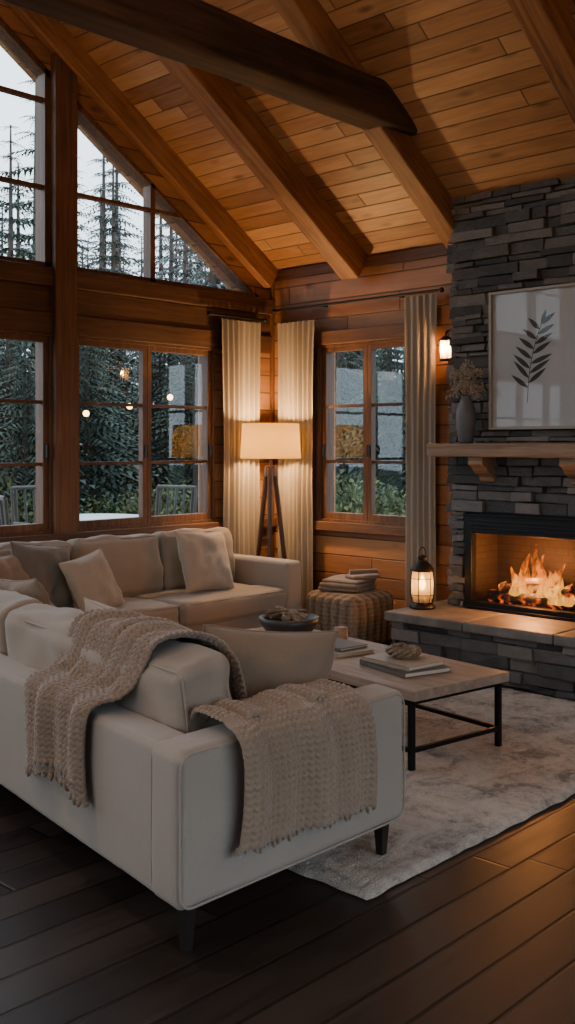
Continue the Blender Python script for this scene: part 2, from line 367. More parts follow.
def upper(x0,x1,bars,hz):
    wn[0]+=1; mb=MB(); x0,x1=max(x0,x1),min(x0,x1)
    pane=lambda xa,xb,ya,yb,mi,lo,hi: mb.prism([(xa,lo(xa)),(xb,lo(xb)),(xb,hi(xb)),(xa,hi(xa))],'Y',ya,yb,mi)
    pane(x0,x1,.028,.032,1,lambda x:UB,lambda x:max(UB+.005,upz(x)))
    pane(x0,x1,.0,.12,0,lambda x:max(UB,upz(x)-.05),lambda x:max(UB+.01,upz(x)+.01))
    mb.box(x0,x1,.0,.12,UB,UB+.04)
    for x in (x0-.025,x1+.025)+tuple(bars): 
        if upz(x)>UB+.03: mb.box(x-.025,x+.025,.0,.10,UB,upz(x))
    for h in hz:
        xs=[x for x in [x0-i*(x0-x1)/200 for i in range(201)] if upz(x)>h]
        if xs: mb.box(xs[0],xs[-1],.01,.06,h-.016,h+.016)
    mb.obj('window_%d'%wn[0],[m_tZ,m_glass],bevel=.003)
upper(xt,-2.203,[-1.41],[3.545]); upper(-2.40,-4.40,[-3.4],[3.545,4.204,4.9]); upper(-4.60,-6.60,[-5.6],[3.545,4.204,4.9]); upper(-6.797,2*XR-xt,[-7.59],[3.545])

ang=math.atan(SL); c_,s_=math.cos(ang),math.sin(ang); LEN=4.5/c_
def rafter(name,y,w,h,side=0):
    mb=MB(); mb.box(0,LEN,-w/2,w/2,-h,0.01)
    if side==0: Mx=Matrix(((-c_,0,s_,0),(0,-1,0,y),(s_,0,c_,EAVE),(0,0,0,1)))
    else: Mx=Matrix(((c_,0,-s_,XW),(0,1,0,y),(s_,0,c_,EAVE),(0,0,0,1)))
    return mb.obj(name,m_raf,bevel=.012,Mx=Mx)
for y,w,h in [(-.05,.09,.20),(-1.055,.19,.24),(-2.17,.17,.19),(-3.65,.19,.22),(-4.9,.19,.24),(-6.2,.19,.24)]:
    for sd in (0,1): rafter('rafter',y,w,h,sd)
mb=MB()
def beamp(u,v):
    t=v*2*math.pi; x=-.55-u*7.9
    q=lambda a:abs(a)**.35*(1 if a>0 else -1)
    rr=1+.07*noise.noise(Vector((x*1.3,math.cos(t),math.sin(t))))
    return (x,-2.22+.13*q(math.cos(t))*rr,3.95+.15*q(math.sin(t))*rr+.012*noise.noise(Vector((x,0,5))))
mb.grid(beamp,120,32); mb.obj('tie_beam',m_beam)
mb=MB(); mb.box(XR-.12,XR+.12,YB,0,rz-.42,rz-.12); mb.obj('ridge_beam',m_tY,bevel=.012)

# ------------------------------------------------------------------ fireplace
CX=-.34; CY0,CY1=-2.25,-3.65
iy0,iy1,iz0,iz1=-2.38,-3.38,.40,1.08
def veneer(mb,P,u0,u1,zf0,zf1,holes,seed):
    random.seed(seed); z=zf0
    while z<zf1-.012:
        h=random.choice([.035,.045,.055,.07,.085]); 
        if z+h>zf1: h=zf1-z
        u=u0-random.uniform(0,.1)
        while u<u1:
            L=R(.10,.38); a,b_=max(u,u0),min(u+L,u1); u+=L
            if b_-a<.02: continue
            segs=[(a,b_)]
            for (h0,h1,g0,g1) in holes:
                if z+h>g0+.01 and z<g1-.01:
                    ns=[]
                    for p,q in segs:
                        if q<=h0 or p>=h1: ns.append((p,q)); continue
                        if p<h0-.02: ns.append((p,h0))
                        if q>h1+.02: ns.append((h1,q))
                    segs=ns
            d=R(.010,.065)
            for p,q in segs:
                g=.003; vs=[]; tl=R(-.006,.006)
                for uu in(p+g,q-g):
                    for dd in(-.03,d):
                        for zz in(z+g,z+h-g):
                            j=.005
                            vs.append(P(uu+R(-j,j),dd+(R(-.010,.010) if dd>0 else 0),zz+R(-j,j)*.8+(tl if uu>p+.01 else 0)))
                mb.add(vs,[(0,1,3,2),(4,6,7,5),(0,4,5,1),(2,3,7,6),(0,2,6,4),(1,5,7,3)],0)
        z+=h
ctop=ceilz(CX)
chim=empty('stone_fireplace',(-.2,-2.9,0)); 
mb=MB()
veneer(mb,lambda u,d,z:(CX-d,-u,z),2.25,3.65,.40,ctop+.02,[(2.36,3.40,.3,1.09)],3)
veneer(mb,lambda u,d,z:(-u,CY0+d,z),0,.36,.40,ctop,[],4)
veneer(mb,lambda u,d,z:(-u,CY1-d,z),0,.36,.40,ctop,[],5)
par(mb.obj('stone_veneer',m_stone,bevel=.005),chim)
mb=MB(); mb.box(CX,0,CY0,iy0,.4,ctop); mb.box(CX,0,iy1,CY1,.4,ctop); mb.box(CX,0,iy0,iy1,1.03,ctop); par(mb.obj('chimney_core',m_mort),chim)
mb=MB(); mb.box(-.03,-.005,iy0,iy1,.4,1.05); mb.box(CX,-.03,iy0,iy0-.05,.4,1.05); mb.box(CX,-.03,iy1,iy1+.05,.4,1.05); mb.box(CX,-.03,iy0,iy1,.4,.44); mb.box(CX,-.03,iy0,iy1,.99,1.04)
par(mb.obj('firebox_lining',m_fireb),chim)
mb=MB(); f=-.405
mb.box(f,CX,iy0,iy0-.06,iz0,iz1); mb.box(f,CX,iy1,iy1+.06,iz0,iz1); mb.box(f,CX,iy0-.06,iy1+.06,.955,iz1); mb.box(f,CX,iy0-.06,iy1+.06,iz0,.455)
for k in range(3): mb.box(f-.006,f,iy0-.05,iy1+.05,.985+k*.028,.998+k*.028)
mb.box(f-.012,f+.01,iy0+.01,iy1-.01,iz1,iz1+.012)
mb.box(f-.02,f,iy0-.02,iy1+.02,iz0,iz0+.02)
par(mb.obj('insert_frame',m_black,bevel=.004),chim)
mb=MB(); mb.box(-.395,-.392,iy0-.055,iy1+.055,.45,.96); par(mb.obj('insert_glass',m_pglass),chim)
mb=MB(); random.seed(5)
ys=[-2.05,-2.72,-3.4,-4.1]
for a,b_ in zip(ys[:-1],ys[1:]): mb.box(-.95+R(-.008,.008),-.0,b_+.004,a-.004,.335,.40)
par(mb.obj('hearth_slab',m_slab,bevel=.008),chim)
mb=MB(); mb.box(-.86,0,-4.05,-2.10,0,.335); par(mb.obj('hearth_core',m_mort),chim)
mb=MB(); veneer(mb,lambda u,d,z:(-.86-d,-u,z),2.1,4.05,.0,.335,[],8); veneer(mb,lambda u,d,z:(-u,-2.10+d,z),0,.88,.0,.335,[],9)
par(mb.obj('hearth_stone',m_stone,bevel=.004),chim)
mb=MB(); mb.rbox(-.62,-.34,-3.68,-2.19,1.515,1.61,.012,0,14,0,None,.006,3); par(mb.obj('mantel_shelf',m_mantel),chim)
mb=MB()
for y in(-2.58,-3.30):
    poly=[(-.36,1.515),(-.575,1.515),(-.575,1.46),(-.53,1.44),(-.49,1.40),(-.43,1.37),(-.415,1.335),(-.36,1.325)]
    mb.prism(poly,'Y',y-.06,y+.06)
par(mb.obj('mantel_corbels',m_mantel,bevel=.006),chim)
fire=empty('log_fire',(-.2,-2.88,.44))
m_log,nt,b=mat('charred_log',.9); n1=noise_n(nt,objco(nt),14,5,.7)
nt.links.new(ramp(nt,n1,[(.4,(.01,.008,.007)),(.7,(.07,.04,.025))]),b.inputs['Base Color'])
nt.links.new(ramp(nt,n1,[(.52,(0,0,0)),(.72,(1,.13,.012))]),b.inputs['Emission Color']); b.inputs['Emission Strength'].default_value=1.6
mb=MB()
for (a,b_,r) in [((-.27,-2.52,.49),(-.25,-3.22,.495),.046),((-.15,-2.55,.485),(-.13,-3.18,.485),.045),((-.30,-2.62,.56),(-.11,-3.08,.55),.040),((-.12,-2.68,.56),(-.28,-3.18,.565),.038),((-.24,-2.80,.61),(-.16,-3.02,.63),.03)]:
    mb.cyl(a,b_,r,r*.85,12)
random.seed(2)
for i in range(40): mb.sph((R(-.31,-.06),R(-3.25,-2.5),.447),R(.008,.02),5)
par(mb.obj('logs',m_log),fire)
m_fl=bpy.data.materials.new('fire_flame'); m_fl.use_nodes=True; nt=m_fl.node_tree; nt.nodes.clear()
out=nt.nodes.new('ShaderNodeOutputMaterial'); e=nt.nodes.new('ShaderNodeEmission'); tr=nt.nodes.new('ShaderNodeBsdfTransparent'); mx=nt.nodes.new('ShaderNodeMixShader')
oc=objco(nt); s=nt.nodes.new('ShaderNodeSeparateXYZ'); nt.links.new(oc,s.inputs[0])
nz=noise_n(nt,comb(nt,M(nt,'MULTIPLY',s.outputs[0],6.0),M(nt,'MULTIPLY',s.outputs[1],26.0),M(nt,'MULTIPLY',s.outputs[2],9.0)),1.0,4,.6,1.5)
hh=M(nt,'ADD',M(nt,'MULTIPLY',M(nt,'SUBTRACT',s.outputs[2],.50),2.4),M(nt,'MULTIPLY',M(nt,'SUBTRACT',nz,.5),2.2))
nt.links.new(ramp(nt,hh,[(0,(1,.44,.05)),(.95,(.30,.022,.001)),(.4,(.85,.17,.010))]),e.inputs[0]); e.inputs[1].default_value=2.3
al=M(nt,'MINIMUM',M(nt,'MAXIMUM',M(nt,'SUBTRACT',.60,M(nt,'MULTIPLY',hh,.78)),0.0),.5)
nt.links.new(al,mx.inputs[0]); nt.links.new(tr.outputs[0],mx.inputs[1]); nt.links.new(e.outputs[0],mx.inputs[2]); nt.links.new(mx.outputs[0],out.inputs[0])
mb=MB(); random.seed(12)
for k,(y,h,r) in enumerate([(-2.60,.12,.05),(-2.67,.18,.045),(-2.74,.24,.05),(-2.80,.36,.05),(-2.85,.44,.05),(-2.90,.34,.06),(-2.95,.26,.055),(-3.01,.24,.05),(-3.09,.30,.045),(-3.16,.16,.05),(-2.78,.2,.06),(-2.92,.22,.06),(-3.04,.15,.06),(-2.7,.12,.06)]):
    x=R(-.29,-.12); ph=R(0,6)
    def fl(u,v,x=x,y=y,h=h,r=r,ph=ph):
        t=u*2*math.pi; rr=r*(math.sin(math.pi*min(1,(v*.82+.18)))**.8)*(1-v*.45)*(1+.5*noise.noise(Vector((math.cos(t)*1.5+ph,math.sin(t)*1.5,v*4))))
        return (x+rr*math.cos(t)*.6+.02*math.sin(v*6+ph),y+rr*math.sin(t)+.05*math.sin(v*6+ph)*v,.48+v*h)
    mb.grid(fl,18,20)
par(mb.obj('flames',m_fl),fire)
par(light('fire_light','POINT',(-.27,-2.88,.66),50,(1,.36,.09),.10),fire)

# ------------------------------------------------------------------ picture
pic=empty('framed_botanical_print',(-.40,-2.97,1.71))
FX=-.405; a0,a1,z0,z1=-2.605,-3.335,1.71,2.70
m_frame,_,_=mat('frame_wood_light',.4,(.30,.25,.20)); m_paper,nt,b=mat('print_paper',.5,(.36,.355,.35))
mb=MB(); fw=.022
mb.box(FX-.03,FX,a0,a0-fw,z0,z1); mb.box(FX-.03,FX,a1,a1+fw,z0,z1); mb.box(FX-.03,FX,a0-fw,a1+fw,z1-fw,z1); mb.box(FX-.03,FX,a0-fw,a1+fw,z0,z0+fw)
par(mb.obj('frame',m_frame,bevel=.003),pic)
mb=MB(); mb.box(FX-.008,FX+.01,a0-fw,a1+fw,z0+fw,z1-fw); par(mb.obj('paper',m_paper),pic)
m_ink,_,_=mat('print_ink',.7,(.03,.03,.034))
mb=MB(); X=FX-.0095
def leaf(cy,cz,ang,L,W):
    pts=[];n=10
    for i in range(n+1):
        t=i/n; pts.append((t*L, W*math.sin(math.pi*t**.8)))
    for i in range(n-1,0,-1):
        t=i/n; pts.append((t*L,-W*math.sin(math.pi*t**.8)))
    ca,sa=math.cos(ang),math.sin(ang)
    vs=[(X,cy-(p*ca-q*sa),cz+(p*sa+q*ca)) for p,q in pts]
    mb.add(vs,[list(range(len(vs)))],0)
st=[]
for i in range(17):
    t=i/16; st.append((X,-2.91-t*.13+.04*math.sin(t*2.6),1.90+t*.54))
for p,q in zip(st[:-1],st[1:]): mb.add([(X,p[1]-.0032,p[2]),(X,p[1]+.0032,p[2]),(X,q[1]+.0026,q[2]),(X,q[1]-.0026,q[2])],[(0,1,2,3)],0)
random.seed(6)
for i in range(4,17,2):
    p=st[i]; L=.19*(1-.5*abs(i/16-.4)); 
    leaf(p[1],p[2],D2R(30+R(-10,10)),L,.017); p=st[max(0,i-1)]; leaf(p[1],p[2],D2R(138+R(-10,10)),L*.95,.017)
leaf(st[-1][1],st[-1][2],D2R(70),.11,.015)
par(mb.obj('botanical_drawing',m_ink),pic)
mb=MB(); mb.box(FX-.018,FX-.016,a0-fw,a1+fw,z0+fw,z1-fw); par(mb.obj('picture_glass',m_pglass),pic)
# ------------------------------------------------------------------ vase & dried flowers
vs_=empty('vase_with_dried_flowers',(-.52,-2.47,1.612)); vx,vy=-.52,-2.47
mb=MB(); mb.lathe([(0,0),(.045,0),(.055,.02),(.07,.12),(.074,.19),(.066,.25),(.045,.30),(.036,.33),(.040,.35),(.034,.35),(.03,.33),(0,.30)],(vx,vy,1.612),28); par(mb.obj('vase',m_vase),vs_)
m_dry=fabric('dried_flowers',(.46,.36,.26),(.26,.19,.13)); mb=MB(); random.seed(3)
for i in range(60):
    a=R(0,6.28); sp_=R(0,.15); tip=Vector((vx+math.cos(a)*sp_*.7,vy+math.sin(a)*sp_,1.96+R(.05,.24)-sp_*.5))
    mb.cyl((vx,vy,1.93),tip,.0015,.001,5)
    for k in range(7): mb.sph(tip+Vector((R(-.022,.022),R(-.022,.022),R(-.03,.03))),R(.005,.010),5)
par(mb.obj('dried_flowers',m_dry),vs_)
# ------------------------------------------------------------------ wall sconce
sc=empty('wall_sconce',(-.1,-2.01,2.38)); mb=MB(); y=-2.01
mb.box(-.02,0,y-.04,y+.04,2.24,2.50); mb.tube([(-.02,y,2.46),(-.06,y,2.50),(-.10,y,2.49),(-.11,y,2.46)],.009)
mb.lathe([(.008,.09),(.02,.085),(.055,.055),(.06,.045),(.05,.045)],(-.11,y,2.37),20); mb.lathe([(0,-.11),(.045,-.11),(.05,-.10),(.04,-.09),(0,-.09)],(-.11,y,2.37),20)
for k in range(4):
    t=math.pi/4+k*math.pi/2; mb.cyl((-.11+.047*math.cos(t),y+.047*math.sin(t),2.27),(-.11+.047*math.cos(t),y+.047*math.sin(t),2.42),.003)
par(mb.obj('bracket',m_iron),sc)
mb=MB(); mb.lathe([(0,-.06),(.018,-.05),(.026,-.01),(.022,.03),(0,.045)],(-.11,y,2.36),16); par(mb.obj('bulb',m_bulb),sc)
mb=MB(); mb.lathe([(.043,-.09),(.043,.05)],(-.11,y,2.37),20); par(mb.obj('glass',m_aglass),sc)
par(light('sconce_light','POINT',(-.13,y,2.36),38,(1,.47,.15),.03),sc)
# ------------------------------------------------------------------ hearth lantern
lx,ly,lz=-.64,-2.17,.402
ln=empty('candle_lantern',(lx,ly,lz)); mb=MB(); c=(lx,ly,lz)
mb.lathe([(0,0),(.095,0),(.097,.012),(.08,.03),(.072,.045),(0,.045)],c,28)
mb.lathe([(.078,.27),(.088,.272),(.086,.285),(.06,.32),(.035,.345),(.03,.36),(.038,.365),(.03,.38),(.012,.39),(0,.392)],c,28)
for k in range(6):
    t=k*math.pi/3+.3
    pts=[(lx+rr*math.cos(t),ly+rr*math.sin(t),lz+zz) for rr,zz in((.076,.04),(.088,.1),(.09,.17),(.086,.23),(.078,.275))]; mb.tube(pts,.0035,6)
for zz,rr in((.10,.09),(.22,.088)):
    mb.tube([(lx+rr*math.cos(t*math.pi/12),ly+rr*math.sin(t*math.pi/12),lz+zz) for t in range(25)],.003,6)
mb.tube([(lx+.04*math.cos(t*math.pi/10),ly,lz+.40+.045*math.sin(t*math.pi/10)) for t in range(-2,13)],.004,6)
par(mb.obj('lantern_frame',m_iron),ln)
mb=MB(); mb.lathe([(.07,.045),(.08,.1),(.082,.17),(.078,.23),(.07,.275)],c,24); par(mb.obj('lantern_glass',m_aglass),ln)
mb=MB(); mb.lathe([(0,.045),(.035,.045),(.035,.13),(.02,.126),(0,.125)],c,20); par(mb.obj('candle',m_wax),ln)
mb=MB(); mb.lathe([(0,.13),(.018,.145),(.026,.175),(.015,.215),(0,.25)],c,12); par(mb.obj('candle_flame',m_flamec),ln)
par(light('lantern_light','POINT',(lx,ly,lz+.19),30,(1,.47,.15),.02),ln)
# ------------------------------------------------------------------ floor lamp
fx,fy=-.46,-.43
fl_=empty('tripod_floor_lamp',(fx,fy,0)); mb=MB()
for k in range(3):
    t=D2R(100+k*120); mb.cyl((fx+.035*math.cos(t),fy+.035*math.sin(t),1.40),(fx+.21*math.cos(t),fy+.21*math.sin(t),0),.024,.015,12)
mb.cyl((fx,fy,1.33),(fx,fy,1.42),.05,.045,20)
par(mb.obj('tripod_legs',m_walnut),fl_)
mb=MB(); mb.cyl((fx,fy,1.40),(fx,fy,1.56),.010); mb.cyl((fx,fy,1.55),(fx,fy,1.60),.02)
for k in range(3):
    t=k*2.094; mb.cyl((fx,fy,1.74),(fx+.235*math.cos(t),fy+.235*math.sin(t),1.76),.003,.003,6)
mb.cyl((fx,fy,1.60),(fx,fy,1.745),.004); par(mb.obj('lamp_stem',m_iron),fl_)
m_shade=bpy.data.materials.new('lamp_shade_linen'); m_shade.use_nodes=True; nt=m_shade.node_tree; nt.nodes.clear()
out=nt.nodes.new('ShaderNodeOutputMaterial'); d=nt.nodes.new('ShaderNodeBsdfDiffuse'); d.inputs[0].default_value=(.60,.52,.40,1)
tl=nt.nodes.new('ShaderNodeBsdfTranslucent'); tl.inputs[0].default_value=(.92,.76,.40,1); mx=nt.nodes.new('ShaderNodeMixShader'); mx.inputs[0].default_value=.72
nt.links.new(d.outputs[0],mx.inputs[1]); nt.links.new(tl.outputs[0],mx.inputs[2]); nt.links.new(mx.outputs[0],out.inputs[0])
mb=MB(); mb.lathe([(.262,1.485),(.262,1.49),(.247,1.785),(.245,1.785),(.260,1.487),(.262,1.485)],(fx,fy,0),48); par(mb.obj('lamp_shade',m_shade),fl_)
mb=MB(); mb.sph((fx,fy,1.64),.032,10); par(mb.obj('bulb',m_bulb),fl_)
par(light('lamp_light','POINT',(fx,fy,1.66),115,(1,.57,.23),.06),fl_)
# ------------------------------------------------------------------ curtains
def curtain(p0,p1,nrm,ztop,zbot,folds,amp,seed):
    p0=Vector(p0);p1=Vector(p1);nrm=Vector(nrm); mb=MB()
    def fn(u,v):
        z=ztop+(zbot-ztop)*v
        uu=u+.025*math.sin(v*3+seed)*math.sin(u*7)+.02*math.sin(u*13+seed)
        ph=uu*folds*2*math.pi; a=amp*(.75+.35*v)*(1+.35*math.sin(u*9+seed))
        c=p0.lerp(p1,.5); pos=c+(p0.lerp(p1,uu)-c)*(1-.10*math.sin(v*3.1))
        pos=pos+nrm*(a*math.sin(ph)+.012*noise.noise(Vector((u*5,v*4,seed))))
        return (pos.x,pos.y,z)
    mb.grid(fn,folds*14,40)
    return mb.obj('curtain',m_curt)
curtain((-.25,-.095,0),(-.72,-.095,0),(0,-1,0),2.70,.02,7,.022,1)
curtain((-.11,-.18,0),(-.11,-.62,0),(-1,0,0),2.70,.02,7,.024,2)
curtain((-.10,-1.60,0),(-.10,-1.92,0),(-1,0,0),2.80,.02,5,.018,3)
mb=MB(); mb.cyl((-.20,-.095,2.73),(-.86,-.095,2.73),.012); mb.sph((-.19,-.095,2.73),.022); mb.sph((-.87,-.095,2.73),.022)
mb.cyl((-.80,-.095,2.73),(-.80,0,2.73),.008); mb.obj('curtain_rod',m_iron)
mb=MB(); mb.cyl((-.11,-.14,2.82),(-.11,-1.96,2.82),.012); mb.sph((-.11,-.14,2.82),.022); mb.sph((-.11,-1.97,2.82),.022)
mb.cyl((-.11,-.68,2.82),(0,-.68,2.82),.008); mb.cyl((-.11,-1.52,2.82),(0,-1.52,2.82),.008)
mb.obj('curtain_rod',m_iron)

# ------------------------------------------------------------------ sectional sofa
SH=.17
def shear(v): return Vector((v.x+SH*(v.y+4.24),v.y,v.z))
sofa=empty('sectional_sofa',(-3,-2,0))
def sp(mb,name,m,w=None): 
    o=mb.obj(name,m,warp=w); return par(o,sofa)
mb=MB(); mb.rbox(-4.73,-3.66,-4.2,-.7,.18,.30,.02,0,10); sp(mb,'base_long',m_sofab,shear)
mb=MB(); mb.rbox(-4.76,-4.60,-4.20,-.2,.17,.655,.028,.004,16,0,None,.004,1); sp(mb,'back_long',m_sofab,shear)
mb=MB(); mb.rbox(-4.77,-3.63,-4.265,-4.085,.17,.66,.035,.006,14,0,None,.004,5)
mb.seam('Y',.562,.237,-4.262,.0045,.05,T((-4.20,0,.415))); mb.seam('Y',.562,.237,-4.092,.0045,.05,T((-4.20,0,.415))); sp(mb,'arm_near',m_sofab,shear)
yy=[-4.08,-2.95,-1.95,-1.05]
for i in range(3):
    mb=MB(); mb.rbox(-4.58,-3.64,yy[i]+.005,yy[i+1]-.005,.29,.465,.045,.012,10,0,None,.01,i*3); sp(mb,'seat_cushion_long_%d'%(i+1),m_sofa,shear)
yc=[-4.06,-3.30,-2.52,-1.74,-.98]
for i in range(4):
    mb=MB(); cy=(yc[i]+yc[i+1])/2; w=yc[i+1]-yc[i]-.02
    Mx=T((-4.45,cy,.46))@RY(-8)
    mb.rbox(-.12,.12,-w/2,w/2,0,.40,.05,(.03,.0,.025),12,0,Mx,.028,i*5+2)
    sh=T((0,0,.20))
    for off in(-.085,.085): mb.seam('X',w/2-.012,.19,off*1.12,.0045,.04,Mx@sh)
    sp(mb,'back_cushion_long_%d'%(i+1),m_sofa,shear)
dy=-.06
mb=MB(); mb.rbox(-4.15,-.78,-.98+dy,-.12+dy,.18,.30,.02,0,10); sp(mb,'base_short',m_sofab)
mb=MB(); mb.rbox(-4.15,-.76,-.24+dy,-.08+dy,.17,.69,.03,.004,16,0,None,.004,1); sp(mb,'back_short',m_sofab)
mb=MB(); mb.rbox(-.915,-.74,-1.0+dy,-.085+dy,.17,.67,.03,.006,10,0,None,.004,1); sp(mb,'arm_short',m_sofab)
xs=[-.92,-2.02,-3.12]
for i in range(2):
    mb=MB(); mb.rbox(xs[i+1]+.005,xs[i]-.005,-1.02+dy,-.25+dy,.29,.465,.045,.012,10,0,None,.014,i*7+1)
    cx=(xs[i]+xs[i+1])/2; mb.seam('Z',.535,.375,0,.0045,.04,T((cx,-.635+dy,.452)))
    sp(mb,'seat_cushion_short_%d'%(i+1),m_sofa)
xc=[-.93,-1.70,-2.5,-3.3]
for i in range(3):
    w=xc[i]-xc[i+1]-.02; cx=(xc[i]+xc[i+1])/2; Mx=T((cx,-.36+dy,.46))@RX(-9)
    mb=MB(); mb.rbox(-w/2,w/2,-.105,.105,0,.44,.05,(0,.035,.025),12,0,Mx,.028,i*4+9)
    mb.seam('Y',w/2-.012,.21,-.085,.0045,.04,Mx@T((0,0,.22)))
    sp(mb,'back_cushion_short_%d'%(i+1),m_sofa)
mb=MB()
for (x,y) in [(-4.66,-4.17),(-3.69,-4.19),(-4.2,-1.2),(-2.9,-1.0),(-.83,-1.0),(-.83,-.22)]:
    zf=.0 if x<-4 or x>-1 else .028
    mb.box(x-.03,x+.03,y-.03,y+.03,.165,.18); mb.cyl((x,y,.18),(x,y,zf),.034,.02,4,sm=False)
par(mb.obj('legs',m_blackleg),sofa)
def pil(w,h,t,Mx,m,sd):
    mb=MB(); mb.pillow(w,h,t,Matrix.Identity(4),0,sd); o=mb.obj('throw_pillow',m); o.matrix_world=Mx
pil(.52,.48,.17,T((-1.46,-.70,.70))@RZ(4)@RX(70)@RZ(-4),m_pl,1)
pil(.42,.42,.15,T((-2.62,-.84,.65))@RZ(8)@RX(66)@RZ(10),m_pl,2)
pil(.50,.48,.16,T((-2.92,-.70,.70))@RZ(12)@RX(72)@RZ(-8),m_pg,3)
pil(.48,.44,.15,T((-3.26,-.80,.68))@RZ(20)@RX(70),m_pt,4)
pil(.58,.48,.27,T((-3.98,-3.84,.655))@RZ(160)@RX(84)@RZ(7),m_pt,5)
pil(.44,.42,.16,T((-4.0,-3.0,.70))@RZ(84)@RX(66)@RZ(5),m_pl,6)
pil(.46,.44,.16,T((-3.9,-2.1,.72))@RZ(86)@RX(68)@RZ(-6),m_pt,7)
def smooth(pts,k=3):
    pts=[Vector(p) for p in pts]
    for _ in range(k):
        q=[pts[0]]
        for a,b_ in zip(pts[:-1],pts[1:]): q+= [a.lerp(b_,.25),a.lerp(b_,.75)]
        q.append(pts[-1]); pts=q
    return pts
def arclen(pts):
    L=[0]
    for a,b_ in zip(pts[:-1],pts[1:]): L.append(L[-1]+(b_-a).length)
    def f(s):
        s=max(0,min(L[-1]-1e-6,s))
        i=bisect.bisect_right(L,s)-1; i=min(i,len(pts)-2); t=(s-L[i])/max(1e-9,L[i+1]-L[i]); return pts[i].lerp(pts[i+1],t)
    return f,L[-1]
def knit(name,S,W,L,m,res=.0045,cw=.026,ch=.022,amp=.0065,seed=0):
    nu=int(W/res); nv=int(L/res); mb=MB(); e=.004
    def h(u,s):
        c=u/cw; fr=c-math.floor(c); k=abs(fr-.5)*2
        rope=math.sqrt(max(0,1-(k)**2*.98))
        return amp*(rope*.6+ .8*rope*math.sin(2*math.pi*(s/ch-.55*k))+.5*noise.noise(Vector((u*60,s*60,seed))))
    def fn(a,b_):
        u=a*W; s=b_*L; p=S(u,s); n=(S(u+e,s)-S(u-e,s)).cross(S(u,s+e)-S(u,s-e)).normalized()
        return p+n*h(u,s)
    mb.grid(fn,nu,nv); 
    random.seed(seed); k=0
    while k*.026<W:
        p=fn(min(1,k*.026/W),0); q=Vector(p)+Vector((R(-.008,.008),R(-.008,.008),-.015+R(-.01,.01))); mb.cyl(p,q,.006,.003,6); k+=1
    o=mb.obj(name,m); sd=o.modifiers.new('thick','SOLIDIFY'); sd.thickness=.01; sd.offset=0
    return o
prof=smooth([(-4.80,.36),(-4.80,.5),(-4.80,.66),(-4.765,.70),(-4.66,.72),(-4.62,.80),(-4.60,.90),(-4.53,.925),(-4.42,.92),(-4.33,.88),(-4.29,.78),(-4.27,.62),(-4.22,.54)])
f1,L1=arclen(prof)
def S1(u,s):
    p=f1(s); t=s/L1
    y=-3.70+u*(1+.10*math.sin(t*3))-.30*min(1,max(0,(t-.28)/.5))+.02*math.sin(s*9+u*4)
    fold=.014*math.sin(u*21+t*3)+.009*math.sin(u*43-t*5)
    x=p.x-(fold if t<.35 else 0); z=p.y+(abs(fold)*1.2 if t>=.35 else 0)+(.03*math.sin(u*7) if t<.04 else 0)
    return shear(Vector((x,y,z)))
knit('knit_throw_blanket',S1,.54,L1,m_knit1,seed=1)
prof2=smooth([(-4.31,.33),(-4.305,.50),(-4.305,.64),(-4.26,.695),(-4.17,.705),(-4.09,.705),(-4.05,.69),(-4.02,.62)])
f2,L2=arclen(prof2)
def S2(u,s):
    p=f2(s); t=s/L2
    x=-4.57+u*(1-.10*t)+.04*t+.012*math.sin(s*11)
    fold=.014*math.sin(u*19+t*2)+.009*math.sin(u*37)
    y=p.x-(fold+.008 if t<.6 else 0); z=p.y+(abs(fold) if t>=.6 else 0)-(.05*u*(1-t/.6) if t<.6 else 0)
    return Vector((x,y,z))
knit('knit_throw_blanket',S2,.68,L2,m_knit2,seed=2)

# ------------------------------------------------------------------ rug
mb=MB()
def rg(u,v):
    x=-4.0+u*3.02; y=-4.37+v*3.0
    eu=min(u,1-u)*3.05; ev=min(v,1-v)*3.1; e=min(eu,ev)
    x+=.010*noise.noise(Vector((y*9,u*2,0)))*(1 if eu<.1 else 0); y+=.010*noise.noise(Vector((x*9,v*2,4)))*(1 if ev<.1 else 0)
    z=.004+.020*min(1,e/.03)**.5+(.006*noise.noise(Vector((x*14,y*14,0)))+.006*noise.noise(Vector((x*40,y*40,3))))*min(1,e/.03)
    return (x,y,z)
mb.grid(rg,260,260); mb.obj('area_rug',m_rug)

# ------------------------------------------------------------------ coffee table
TM=T((-2.351,-2.844,0))@RZ(-8)
tbl=empty('coffee_table'); tbl.matrix_world=TM
HX,HY,TZ=.35,.925,.42
mb=MB(); n=5
for i in range(n):
    a=-HX+i*2*HX/n; mb.box(a+.0008,a+2*HX/n-.0008,-HY,HY,TZ-.05,TZ)
mb.obj('table_top',m_oak,parent=tbl,bevel=.003)
mb=MB(); s=.014; lx_,ly_=HX-.03,HY-.05
for x in(-lx_,lx_):
    for y in(-ly_,ly_): mb.box(x-s,x+s,y-s,y+s,.028,TZ-.05)
    mb.box(x-s,x+s,-ly_,ly_,TZ-.075,TZ-.05); mb.box(x-s*.8,x+s*.8,-ly_,ly_,.11,.132)
for y in(-ly_,ly_): mb.box(-lx_,lx_,y-s,y+s,TZ-.075,TZ-.05); mb.box(-lx_,lx_,y-s*.8,y+s*.8,.11,.132)
mb.obj('metal_frame',m_black,parent=tbl,bevel=.002)
bx,by=-2.27,-2.36
bw=empty('decor_bowl',(bx,by,TZ)); mb=MB()
mb.lathe([(0,0),(.075,0),(.085,.008),(.14,.045),(.175,.10),(.183,.135),(.175,.137),(.16,.10),(.12,.05),(.05,.02),(0,.016)],(bx,by,TZ+.001),40); par(mb.obj('bowl',m_cer),bw)
mb=MB(); random.seed(8); m_stick=timber_mat('driftwood','X',[(.12,.08,.05),(.32,.23,.16)])
